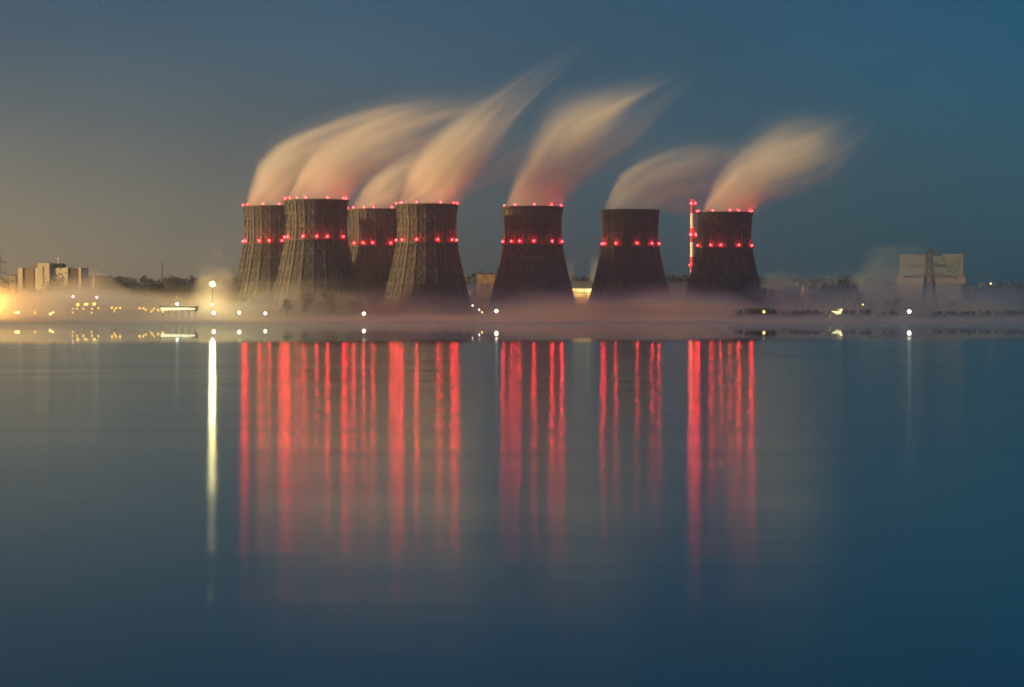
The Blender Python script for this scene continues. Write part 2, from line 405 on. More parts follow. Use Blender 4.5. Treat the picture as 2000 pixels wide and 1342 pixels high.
def house(px0, px1, pytop, D, wallm, name, label, pyroof=None, depth=12, win=None):
    c = (px0+px1)/2; t = thing(name, label, 'building', (X(c,D), D, 1.5))
    hw = X(px1,D)-X(c,D); h = Z(pytop,D)-1.5
    b = MB(); b.box(-hw,0,0,hw,depth,h); b.build('wall', wallm, t)
    b = MB(); b.box(-hw-.3,-.3,h,hw+.3,depth+.3,h+.7); b.build('roof', ROOFM, t)
    if win: windows(t, -hw*.92, hw*.92, win[2], h-1.2, win[0], win[1], 0, win[3], win[4])
    return t
house(18, 28.5, 538, 2400, CREAM, 'annex_building', 'small pale annex against the left end of the tall cream block', win=(2,4,6,1.4,1.6))
t = house(931, 986, 535, 2160, OCHRE, 'plant_building', 'mottled ochre block with orange light in its colour, partly hidden by the lone cooling tower')
b = MB(); b.box(X(936,2160)-X(958.5,2160),2,Z(535,2160)-.8,X(941,2160)-X(958.5,2160),8,Z(532.5,2160)); b.build('roof_vent', ROOFM, t)
windows(t, -11, 11, 8, 34, 4, 4, 0, 1.3, 2.2)
house(890, 952, 585, 2140, OCHRE, 'shed', 'low tan shed in front of the mottled ochre block', win=(5,1,4,2.4,2.2))
t = thing('storage_tank', 'small brown domed tank between the wide tower and the ochre block', 'tank', (X(920,2180), 2180, 1.5))
b = MB(); rt = 4.4; zt = Z(577,2180)-1.5; b.tube([(rt,0),(rt,zt)], 20); b.build('tank_wall', OCHRE, t)
b = MB(); b.tube([(rt+.1,zt),(rt*.85,zt+2.2),(rt*.5,zt+3.6),(.4,zt+4.1)], 20); b.build('dome', OCHRE, t, smooth=True)

# glazed turbine hall
D = 2150; cx = 1137; t = thing('turbine_hall', 'pale flat roofed hall with a tall lit yellow glass wall between two towers', 'building', (X(cx,D), D, 1.5))
bx = lambda a: X(a,D)-X(cx,D); bz = lambda a: Z(a,D)-1.5
b = MB(); b.box(bx(1085),.5,0,bx(1190),30,bz(562)); b.build('wall', GREYC, t)
b = MB(); b.box(bx(1084),-.8,bz(562),bx(1191),30.5,bz(553)); b.build('fascia', PALEC, t)
b = MB(); b.box(bx(1083.5),-1.2,bz(553),bx(1191.5),31,bz(549.5)); b.build('roof', PALEC, t)
for a in (1117,1122,1141,1150,1164):
    g = MB(); g.box(bx(a),3,bz(549.5),bx(a+2),5,bz(547.6)); g.build('roof_vent', DARKSTEEL, t)
m, nt, out = mat('lit_glazing')
tc = nd(nt,'ShaderNodeTexCoord'); nz = nd(nt,'ShaderNodeTexNoise'); nz.inputs['Scale'].default_value = .22; nz.inputs['Detail'].default_value = 3
nt.links.new(tc.outputs['Object'], nz.inputs['Vector'])
cr = nd(nt,'ShaderNodeValToRGB'); cr.color_ramp.elements[0].color = (.30,.19,.05,1); cr.color_ramp.elements[1].color = (1,.80,.34,1)
cr.color_ramp.elements[0].position = .3; cr.color_ramp.elements[1].position = .62
nt.links.new(nz.outputs['Fac'], cr.inputs[0]); e = nd(nt,'ShaderNodeEmission'); e.inputs['Strength'].default_value = 2.2
nt.links.new(cr.outputs[0], e.inputs['Color']); nt.links.new(e.outputs[0], out.inputs['Surface']); LITG = m
b = MB(); b.box(bx(1088),.1,bz(616),bx(1187),.4,bz(564)); wn = b.build('window', LITG, t)
b = MB()
for k in range(22): a = 1088 + k*4.5; b.box(bx(a)-.22,-.25,bz(616),bx(a)+.22,.05,bz(564))
for py in (572,584,594,604): b.box(bx(1088),-.18,bz(py)-.25,bx(1187),.04,bz(py)+.25)
b.build('mullions', DARKSTEEL, wn)

# pale buildings in the mist at right
D = 2250; cx = 1815; t = thing('reactor_building', 'large pale box building glowing in the mist behind the lattice pylon', 'building', (X(cx,D), D, 1.5), rz=-.171)
bx = lambda a: X(a,D)-X(cx,D); bz = lambda a: Z(a,D)-1.5
b = MB(); b.box(bx(1758),0,bz(548),bx(1880),40,bz(499)); b.build('upper_wall', PALEC, t)
b = MB(); b.box(bx(1753),-2,bz(554),bx(1884),41,bz(540)); b.build('cornice', GREYC, t)
b = MB(); b.box(bx(1758),-.5,0,bx(1876),40,bz(554)); b.build('lower_wall', PALEC, t)
b = MB(); b.box(bx(1757),-.5,bz(499),bx(1881),40.5,bz(497)); b.build('roof', GREYC, t)
for a in (1770,1786,1846,1862):
    g = MB(); g.box(bx(a),-.8,4,bx(a)+3.4,-.4,16); g.build('window', GLASSD, t)
house(1500, 1562, 574, 2180, GREYC, 'office_block', 'faint low grey block in mist just right of the last tower', win=(8,2,10,1.6,1.8))
house(1570, 1640, 560, 2500, BROWNP, 'warehouse', 'faint long brown warehouse in the mist under the right hand trees', depth=20, win=(9,1,15,2.5,3))

# lit pavilion on the left shore
D = 1724; cx = 348; t = thing('pavilion', 'long low pavilion with a bright strip of lit windows on the left shore', 'building', (X(cx,D), D, 1.2))
bx = lambda a: X(a,D)-X(cx,D); bz = lambda a: Z(a,D)-1.2
for a in (316, 329, 342, 355, 368, 380):
    b = MB(); b.tube([(.14,0),(.14,bz(607))], 8, c=(bx(a),1)); b.tube([(.14,0),(.14,bz(607))], 8, c=(bx(a),7)); b.bar((bx(a),1,bz(607)-.12),(bx(a),7,bz(607)-.12),.24); b.build('support', DARKSTEEL, t)
b = MB(); b.add([(bx(314),-.3,bz(606.6)),(bx(380),-.3,bz(605)),(bx(383),-.3,bz(602.8)),(bx(368),-.3,bz(600.6)),(bx(314),-.3,bz(600.6)),
                 (bx(314),.0,bz(606.6)),(bx(380),.0,bz(605)),(bx(383),.0,bz(602.8)),(bx(368),.0,bz(600.6)),(bx(314),.0,bz(600.6))],
                [(0,1,2,3,4),(9,8,7,6,5),(0,5,6,1),(1,6,7,2),(2,7,8,3),(3,8,9,4),(4,9,5,0)])
wn = b.build('window', glow('lit_window', (1,.82,.45), .95), t)
b = MB()
for a in (336, 354, 367): b.box(bx(a)-.08,-.42,bz(606.2),bx(a)+.08,-.29,bz(600.6))
b.build('mullions', DARKSTEEL, wn)
b = MB(); b.box(bx(312),-1.5,bz(600.4),bx(384),10,bz(598.8)); b.build('roof', ROOFM, t)
b = MB(); b.box(bx(313),.02,bz(607),bx(383),9,bz(600.4)); b.build('upper_wall', GREYC, t)

# small lit boathouse on the right shore
D = 1722; cx = 1635; t = thing('boathouse', 'tiny boathouse with a glowing side panel on the dark right shore', 'building', (X(cx,D), D, 1.2))
bx = lambda a: X(a,D)-X(cx,D); bz = lambda a: Z(a,D)-1.2
b = MB(); b.box(bx(1622),0,0,bx(1647),6,bz(614)); b.box(bx(1638),0.01,bz(614),bx(1647),6,bz(602.5)); b.build('wall', GREYC, t)
b = MB(); b.add([(bx(1623),-.2,bz(607.5)),(bx(1633),-.2,bz(613.5)),(bx(1642),-.2,bz(613.5)),(bx(1646),-.2,bz(603)),(bx(1640.5),-.2,bz(603)),(bx(1639),-.2,bz(608)),
                 (bx(1623),-.02,bz(607.5)),(bx(1633),-.02,bz(613.5)),(bx(1642),-.02,bz(613.5)),(bx(1646),-.02,bz(603)),(bx(1640.5),-.02,bz(603)),(bx(1639),-.02,bz(608))],
                [(0,1,2,3,4,5),(11,10,9,8,7,6)] + [(i,i+6,(i+1)%6+6,(i+1)%6) for i in range(6)])
b.build('window', glow('glowing_gable', (1,.85,.45), .9), t)  # lit gable wall given its own glow, not a real window
b = MB(); b.box(bx(1637.5),-.5,bz(602.5),bx(1647.5),6.4,bz(601.3)); b.build('roof', ROOFM, t)

# ------------------------------------------------------------------ pylons, masts, cables
def pylon(px, D, H, bw, arms, label, name='pylon', cat='pylon', tw=1.2, th=.45, n=9):
    t = thing(name, label, cat, (X(px,D), D, 1.6))
    b = MB(); w = lambda z: bw + (tw-bw)*min(1, z/(H*.8)) if z < H*.8 else tw
    lv = [H*i/n for i in range(n+1)]
    for z0, z1 in zip(lv, lv[1:]):
        c0 = [Vector((sx*w(z0)/2, sy*w(z0)/2, z0)) for sx, sy in ((-1,-1),(1,-1),(1,1),(-1,1))]
        c1 = [Vector((sx*w(z1)/2, sy*w(z1)/2, z1)) for sx, sy in ((-1,-1),(1,-1),(1,1),(-1,1))]
        for k in range(4):
            b.bar(c0[k], c1[k], th); k2 = (k+1) % 4
            b.bar(c0[k], c1[k2], th*.55); b.bar(c0[k2], c1[k], th*.55); b.bar(c1[k], c1[k2], th*.55)
    b.build('mast', VEILSTEEL, t)
    for z, L in arms:
        g = MB()
        for s in (-1, 1):
            for sy in (-1, 1):
                g.bar((s*w(z)/2, sy*w(z)/2, z), (s*L, 0, z), th*.8); g.bar((s*w(z)/2, sy*w(z)/2, z+2.6), (s*L, 0, z), th*.6)
            g.bar((s*L,0,z), (s*L,0,z-2.4), .3)
        g.build('cross_arm', VEILSTEEL, t)
    return t
pylon(1815, 1960, Z(484,1960)-1.6, 12.5, [(Z(541,1960)-1.6, 21), (Z(520,1960)-1.6, 15), (Z(499,1960)-1.6, 11)], 'large steel lattice pylon with three cross arms in front of the pale box building', tw=4.2, th=.8)
pylon(-2, 2100, Z(496,2100)-1.6, 10, [(Z(513,2100)-1.6, 6), (Z(534,2100)-1.6, 8)], 'lattice pylon with short arms cut by the left picture edge', tw=1.6, th=.6)
pylon(317, 2450, Z(511,2450)-1.6, 6.5, [], 'slender lattice radio mast above the trees left of the floodlight', 'radio_mast', 'mast', tw=.8, th=.5, n=12)
t = thing('flagpole', 'thin white pole standing right of the tall cream block', 'pole', (X(183,2300), 2300, 1.5))
b = MB(); b.tube([(1.0,0),(1.0,Z(556,2300)-1.5),(.35,Z(538,2300)-1.5)], 10); b.build('pole', STACKW, t)
b = MB(); b.tube([(1.8,-.3),(1.8,.5)], 10); b.build('base', GREYC, t)
def cable(p0, p1, sag, label):
    b = MB(); n = 14; pr = None
    for i in range(n+1):
        u = i/n; p = Vector(p0).lerp(Vector(p1), u); p.z -= sag*4*u*(1-u)
        if pr is not None: b.bar(pr, p, .28)
        pr = p
    tag(b.build('power_cable', DARKSTEEL), label, 'cable', 'cables on the right hand pylon')
D = 1960
for k, (py, L, ex, ey) in enumerate(((541,21,1878,500),(520,15,1879,500),(499,11,1872,500))):
    z = Z(py, D) - 2.4
    cable((X(1815,D)+L, D, z), (X(ex,2250), 2252, Z(497,2250)+.1), 6 + 2*k, ('lowest', 'middle', 'topmost')[k] + ' sagging cable from the big pylon to the pale box building')

# ------------------------------------------------------------------ shore lamps
AMB = (1, .50, .09); YEL = (1, .66, .20); WHT = (1, .86, .55); COOL = (1, .93, .78)
POST_CACHE = {}
def lamp(px, py, D, r, col, L, label, group=None, name='lamp_post', cat='lamp post'):
    k = .14 if col is AMB else .2 if col is YEL else .35
    zb = 1.3 if D > 1715 else (.9 if D > 1711 else 0.2)
    h = Z(py, D) - zb
    t = thing(name, label, cat, (X(px,D), D, zb), group)
    b = MB(); b.tube([(.55,0),(.55,.5)], 8, cap=True); b.tube([(.10,.5),(.07,h-r*.6)], 8); b.build('post', DARKSTEEL, t)
    b = MB(); b.m = 0; b.ball((0,0,0), r*.95, 10, 6); b.m = 1; b.tube([(r*.5,r*.9),(r*.7,r*1.0),(r*.2,r*1.3)], 8)
    hd = b.build('lamp_head', [warm_mat(col, L*k), DARKSTEEL], t, (0,0,h))
    bulb(hd, (0,0,0), r, col, L*.14)
    return t
G1, G2 = 'lamps along the left shore', 'lamps along the middle and right shore'
LAMPS = [
 (142.6,579.6,1732,.75,COOL,10,'small white lamp high up, left one of a pair over the orange lamp cluster',G1),
 (189,580.7,1731,.75,COOL,10,'small white lamp high up, right one of a pair over the orange lamp cluster',G1),
 (152,595,1726,1.15,AMB,14,'bright orange lamp at the left end of the upper row of the cluster',G1),
 (166.3,594.6,1732,1.0,AMB,14,'bright orange lamp touching its twin at the centre of the cluster, left of the two',G1),
 (169.8,594,1727,1.0,AMB,14,'bright orange lamp touching its twin at the centre of the cluster, right of the two',G1),
 (184,594,1726,1.15,AMB,18,'brightest orange lamp at the right end of the upper row of the cluster',G1),
 (142,603,1732,.7,AMB,7,'small amber lamp under the left end of the orange cluster, upper of two',G1),
 (150.6,603,1732,.75,AMB,8,'small amber lamp straight below the leftmost bright orange lamp',G1),
 (163,603,1729,.75,AMB,8,'small amber lamp below the touching pair of orange lamps',G1),
 (180,603,1730,.75,AMB,8,'small amber lamp below the brightest orange lamp, upper of two',G1),
 (192,602,1726,.75,AMB,8,'small amber lamp right of the orange cluster, at mid height',G1),
 (142,610.6,1718,.7,AMB,7,'small amber lamp under the left end of the orange cluster, lower of two',G1),
 (179,610.6,1718,.7,AMB,7,'small amber lamp below the brightest orange lamp, lower of two',G1),
 (218.5,601.4,1728,.85,AMB,9,'amber lamp at the left of the row of three beyond the orange cluster',G1),
 (227,601.4,1729,.75,AMB,9,'amber lamp in the middle of the row of three beyond the orange cluster',G1),
 (234.6,601.4,1728,.85,AMB,9,'amber lamp at the right of the row of three beyond the orange cluster',G1),
 (224,605,1726,.7,AMB,8,'amber lamp just under the row of three, upper of two',G1),
 (223,608.5,1725,.65,AMB,6,'dim amber lamp under the row of three, lower of two',G1),
 (273,602,1727,.8,AMB,9,'amber lamp first from left in the string before the lit pavilion',G1),
 (280,602.3,1726,.8,AMB,9,'amber lamp second from left in the string before the lit pavilion',G1),
 (285,605,1731,.75,AMB,8,'amber lamp third from left in the string before the lit pavilion',G1),
 (300.3,602.6,1730,.65,AMB,8,'small amber lamp higher than its neighbours, near the pavilion',G1),
 (297,607,1730,.75,AMB,8,'amber lamp straight below the higher small lamp near the pavilion',G1),
 (295,609.6,1722,.65,AMB,6,'dim amber lamp lowest in the string near the pavilion',G1),
 (309,606,1732,.8,AMB,9,'amber lamp just left of the pavilion window strip',G1),
 (318,609,1722,.8,AMB,9,'amber lamp in front of the left end of the pavilion',G1),
 (346,594,1728,1.0,COOL,16,'white lamp standing above the middle of the pavilion roof',G1),
 (30,611,1715,.85,YEL,10,'yellow lamp near the left picture edge, left of a close pair',G1),
 (35.4,610.6,1715,1.1,YEL,14,'larger yellow lamp near the left picture edge, right of a close pair',G1),
 (44,617,1713,.5,AMB,4,'tiny dim orange lamp low at the water near the left picture edge',G1),
 (68,611,1716,.85,AMB,9,'single orange lamp between two pairs of yellow lamps at far left',G1),
 (98,613.6,1714,1.0,YEL,13,'yellow lamp left of the orange cluster, lower and larger of a pair',G1),
 (103.5,610.6,1718,.8,YEL,9,'yellow lamp left of the orange cluster, higher and smaller of a pair',G1),
 (414.6,595,1732,.85,WHT,14,'white lamp straight below the great floodlight, upper of two',G1),
 (417.4,611.4,1713,1.2,WHT,16,'white lamp straight below the great floodlight, lower of two at the water',G1),
 (467.3,610.7,1713,1.15,WHT,16,'white lamp on the shore under the leftmost cooling tower',G2),
 (518.2,612.2,1713,1.1,WHT,14,'white lamp on the shore under the gap between the two leftmost towers',G2),
 (710.6,612.7,1713,1.2,WHT,16,'white lamp alone on the shore under the squeezed dark tower',G2),
 (923,596.8,1720,.6,COOL,7,'tiny white lamp at the right foot of the wide tower, highest of three',G2),
 (936,605,1719,.6,COOL,6,'tiny white lamp in front of the tan shed, middle of three',G2),
 (941.5,610,1716,.75,YEL,6,'small yellowish lamp low on the shore before the tan shed',G2),
 (969.5,607.6,1713,1.25,WHT,18,'bright white lamp on the shore left of the lone cooling tower base',G2),
 (1355,621,1713,.5,AMB,3,'tiny dim orange lamp low at the water below the chimney',G2),
 (1492,609,1713,1.0,YEL,10,'yellow lamp on the dark shore right of the last tower',G2),
 (1634.5,614.0,1713,.55,YEL,6,'tiny lamp in front of the lit boathouse',G2),
 (1685.3,595,1720,.6,YEL,8,'tiny yellow lamp higher up right of the boathouse',G2),
 (1775.8,608.7,1713,1.3,COOL,20,'brightest white lamp on the right shore, left of the big pylon',G2),
 (1935,554,2000,.8,YEL,12,'small lamp high at far right beyond the pylon',G2),
]
for a in LAMPS: lamp(*a)

def floodlight(px, py, D, r, col, L, label):
    zb = 1.5; h = Z(py, D) - zb
    t = thing('floodlight', label, 'floodlight', (X(px,D), D, zb))
    b = MB(); b.tube([(.30,0),(.16,h-1.2)], 10); b.build('mast', DARKSTEEL, t)
    b = MB(); b.box(-2.2,.2,h-1.3,2.2,.7,h-.9); b.build('crossbar', DARKSTEEL, t)
    b = MB(); b.m = 0; b.ball((0,0,0), r*.95, 12, 8); b.m = 1; b.tube([(r*.5,r*.92),(r*.9,r*1.05),(r*.3,r*1.5)], 10)
    hd = b.build('lamp_head', [warm_mat(col, min(L, 60)), DARKSTEEL], t, (0,0,h))
    bulb(hd, (0,0,0), r, col, L)
floodlight(415, 555, 1790, 1.7, (1,.78,.30), 2600, 'blinding white floodlight on a tall mast left of the cooling towers')
floodlight(-20, 584, 1790, 2.0, (1,.42,.06), 5500, 'orange sodium floodlight on a mast just beyond the left picture edge')

# ------------------------------------------------------------------ trees
def tree_mesh(seed, H, W, shape):
    rnd = random.Random(seed)
    b = MB(); pr = None
    lean = (rnd.uniform(-.03,.03), rnd.uniform(-.03,.03))
    b.tube([(H*.022,0),(H*.015,H*.35),(H*.006,H*.85)], 7)
    limbs = []
    for k in range(9):
        a = rnd.uniform(0,6.28); z = H*rnd.uniform(.25,.7); L = W*rnd.uniform(.28,.5)
        e = Vector((L*math.cos(a), L*math.sin(a), z + L*rnd.uniform(.4,.9))); limbs.append(e)
        b.bar((0,0,z), e, H*.009)
    trunk = b.mesh('trunk', BARK)
    b = MB(); lobes = []
    for k in range(15):
        u = rnd.random(); z = H*(.28 + .66*u)
        wz = W*.5*(math.sin(math.pi*(.12+.8*u)) if shape == 0 else (1.05-u) if shape == 1 else (1-u*.5))
        a = rnd.uniform(0,6.28); q = wz*rnd.uniform(.2,.85)
        lobes.append((Vector((q*math.cos(a), q*math.sin(a), z)), W*rnd.uniform(.12,.24)))
    for c, r in lobes:
        for k in range(58):
            d = Vector((rnd.gauss(0,1), rnd.gauss(0,1), rnd.gauss(0,.8))); d.normalize(); d *= r*rnd.uniform(.45,1.12)
            p = c + d; s = H*rnd.uniform(.014,.03)
            d1 = Vector((rnd.uniform(-1,1), rnd.uniform(-1,1), rnd.uniform(-1,1))).normalized()*s
            d2 = d1.cross(Vector((rnd.uniform(-1,1), rnd.uniform(-1,1), rnd.uniform(-1,1)))).normalized()*s*.7
            b.add([p-d1-d2, p+d1-d2*.4, p+d1+d2, p-d1*.6+d2], [(0,1,2,3)])
    return trunk, b.mesh('crown', LEAF[seed % 2])
def bush_mesh(seed, H, W):
    rnd = random.Random(seed); b = MB()
    for k in range(6):
        a = rnd.uniform(0,6.28); b.bar((0,0,0), (W*.3*math.cos(a), W*.15*math.sin(a), H*rnd.uniform(.4,.7)), .25)
    trunk = b.mesh('stem', BARK); b = MB()
    for k in range(22):
        u = rnd.uniform(-1,1); c = Vector((u*W*.46, rnd.uniform(-.3,.3)*W*.4, H*rnd.uniform(.08,.8)*(1-.45*u*u))); r = H*rnd.uniform(.13,.26)
        for q in range(48):
            d = Vector((rnd.gauss(0,1), rnd.gauss(0,1), rnd.gauss(0,.8))).normalized()*r*rnd.uniform(.4,1.15)
            p = c + d; p.z = max(p.z, .1); s_ = rnd.uniform(.3,.62)
            d1 = Vector((rnd.uniform(-1,1), rnd.uniform(-1,1), rnd.uniform(-1,1))).normalized()*s_
            d2 = d1.cross(Vector((rnd.uniform(-1,1), rnd.uniform(-1,1), rnd.uniform(-1,1)))).normalized()*s_*.7
            b.add([p-d1-d2, p+d1-d2*.4, p+d1+d2, p-d1*.6+d2], [(0,1,2,3)])
    return trunk, b.mesh('crown', LEAF[0])
BUSHES = [bush_mesh(21,10,17), bush_mesh(22,10,21), bush_mesh(23,10,14)]
TREES = [tree_mesh(1,20,15,0), tree_mesh(2,20,12,2), tree_mesh(3,20,18,0), tree_mesh(4,20,8,1), tree_mesh(5,20,16,2), tree_mesh(6,20,22,0)]
def tree(px, pytop, D, kind, label, group, wide=1.0, name='tree'):
    t = thing(name, label, 'tree' if name == 'tree' else 'bush', (X(px,D), D, 1.2), group, rz=(px*7.3) % 6.28)
    s = (Z(pytop, D) - 1.2)/20.0; t.scale = (s*wide, s*wide, s)
    put('trunk', TREES[kind][0], t); put('crown', TREES[kind][1], t)
GL, GM, GR = 'trees on the left shore', 'trees between the plant buildings', 'trees on the right shore'
TL = [
 (5,558,2050,0,1.2,'tall tree swallowed by orange mist at the left picture edge'),
 (24,566,1980,2,1.0,'round tree in orange mist below the left annex of the tall block'),
 (45,562,2080,4,1.0,'tree before the brown left wing of the tall block'),
 (66,566,2000,0,1.0,'low tree before the foot of the stair tower, left side'),
 (88,564,2060,1,1.1,'tree before the stair tower of the tall block'),
 (113,541,2200,5,.8,'big dark tree hiding the middle of the tall cream block'),
 (128,560,2060,0,1.0,'smaller tree tucked right of the big dark tree by the tall block'),
 (150,558,2100,2,.9,'tree before the brown right wing of the tall block'),
 (172,560,2000,4,1.0,'tree at the right corner of the tall block'),
 (200,544,2250,3,1.2,'pointed dark tree right of the white pole'),
 (218,556,2050,5,.9,'broad tree right of the pointed dark tree'),
 (246,552,2100,0,1.0,'rounded tree behind the row of three amber lamps'),
 (270,560,1950,2,1.0,'low rounded tree behind the string of amber lamps'),
 (288,555,2000,4,.9,'tree left of the tall dark one near the radio mast'),
 (304,549,1950,1,1.0,'tall dark tree left below the radio mast'),
 (336,542,2100,0,.9,'tallest tree between the radio mast and the floodlight'),
 (326,566,1900,5,.9,'spreading tree behind the left part of the pavilion'),
 (362,560,1950,2,.9,'tree behind the right part of the pavilion'),
 (384,558,2000,4,.8,'tree just left below the great floodlight'),
 (404,560,1880,0,.9,'dark tree behind the floodlight mast'),
 (430,566,1900,2,.9,'tree just right of the floodlight mast'),
 (448,572,1880,5,.8,'bushy tree at the foot of the leftmost tower'),
]
for px, py, D, k, wd, lb in TL: tree(px, py, D, k, lb, GL, wd)
TM = [
 (600,572,1765,5,.8,'spreading tree in mist before the lattice tower second from left'),
 (640,568,1770,2,.8,'rounded tree in mist at the right foot of the second tower'),
 (560,584,1760,0,.8,'low tree in mist between the two leftmost towers'),
 (690,586,1780,2,.9,'low tree in mist before the squeezed dark tower'),
 (1163,590,1990,3,1.0,'thin dark conifer against the lit glass wall of the hall'),
]
for px, py, D, k, wd, lb in TM: tree(px, py, D, k, lb, GM, wd)
TR = [
 (1492,562,2000,3,1.2,'slim tree hugging the right edge of the last tower'),
 (1508,566,2050,0,.9,'tree second from the right edge of the last tower'),
 (1532,560,2100,2,.9,'rounded tree behind the faint low grey block'),
 (1560,563,2060,4,.9,'tree at the right end of the faint low grey block'),
 (1590,558,2100,0,.9,'tree before the left half of the faint warehouse'),
 (1618,554,2060,1,1.0,'upright tree behind the lit boathouse'),
 (1646,546,1960,5,.75,'tallest broad tree of the right shore clump'),
 (1664,553,1940,2,.8,'tree sloping down at the right side of the tallest broad one'),
 (1680,572,1900,0,.8,'lower tree at the right end of the shore clump'),
 (1700,585,1880,4,.9,'small tree right of the tiny yellow lamp'),
 (1735,588,1860,0,.9,'low tree left of the pale box building'),
 (1752,582,1900,1,1.0,'low tree at the left corner of the pale box building'),
 (1860,584,1880,2,.9,'low tree under the right arm of the big pylon'),
 (1888,570,1920,5,.8,'tree beside the right corner of the pale box building'),
 (1912,566,2000,0,1.0,'dim tree between the pale box building and the far right lamp'),
 (1944,562,2050,2,1.0,'dim tree just right of the far right lamp'),
 (1976,556,2050,4,1.0,'dim tall tree near the right picture edge'),
 (1998,562,2000,5,.8,'dim broad tree cut by the right picture edge'),
]
for px, py, D, k, wd, lb in TR: tree(px, py, D, k, lb, GR, wd)
rnd = random.Random(40)
BL = ['left of the last yellow lamp','below the last tower','behind the yellow shore lamp','right of the yellow shore lamp','left of the office block','before the office block','before the warehouse','left of the lit boathouse','right of the lit boathouse',
      'well right of the boathouse','left of the brightest right lamp','right of the brightest right lamp','at the foot of the big pylon','right of the big pylon','toward the far right lamp','below the far right lamp','near the right picture edge','cut by the right picture edge']
for i, px in enumerate((1436,1462,1484,1508,1536,1562,1590,1614,1656,1690,1738,1792,1822,1852,1890,1926,1962,1996)):
    D = 1738 + rnd.uniform(-4,14); q = thing('bush', 'dark waterside bush ' + BL[i], 'bush', (X(px + rnd.uniform(-6,6), D), D, .9), 'bushes along the right shore')
    k = (Z((604,597,592,601,604,598,603,605,599,602,604,608,606,603,600,604,602,600)[i], D) - .9)/10.0; q.scale = (rnd.uniform(.75,1.15), .8, k)
    put('stem', BUSHES[i % 3][0], q); put('crown', BUSHES[i % 3][1], q)

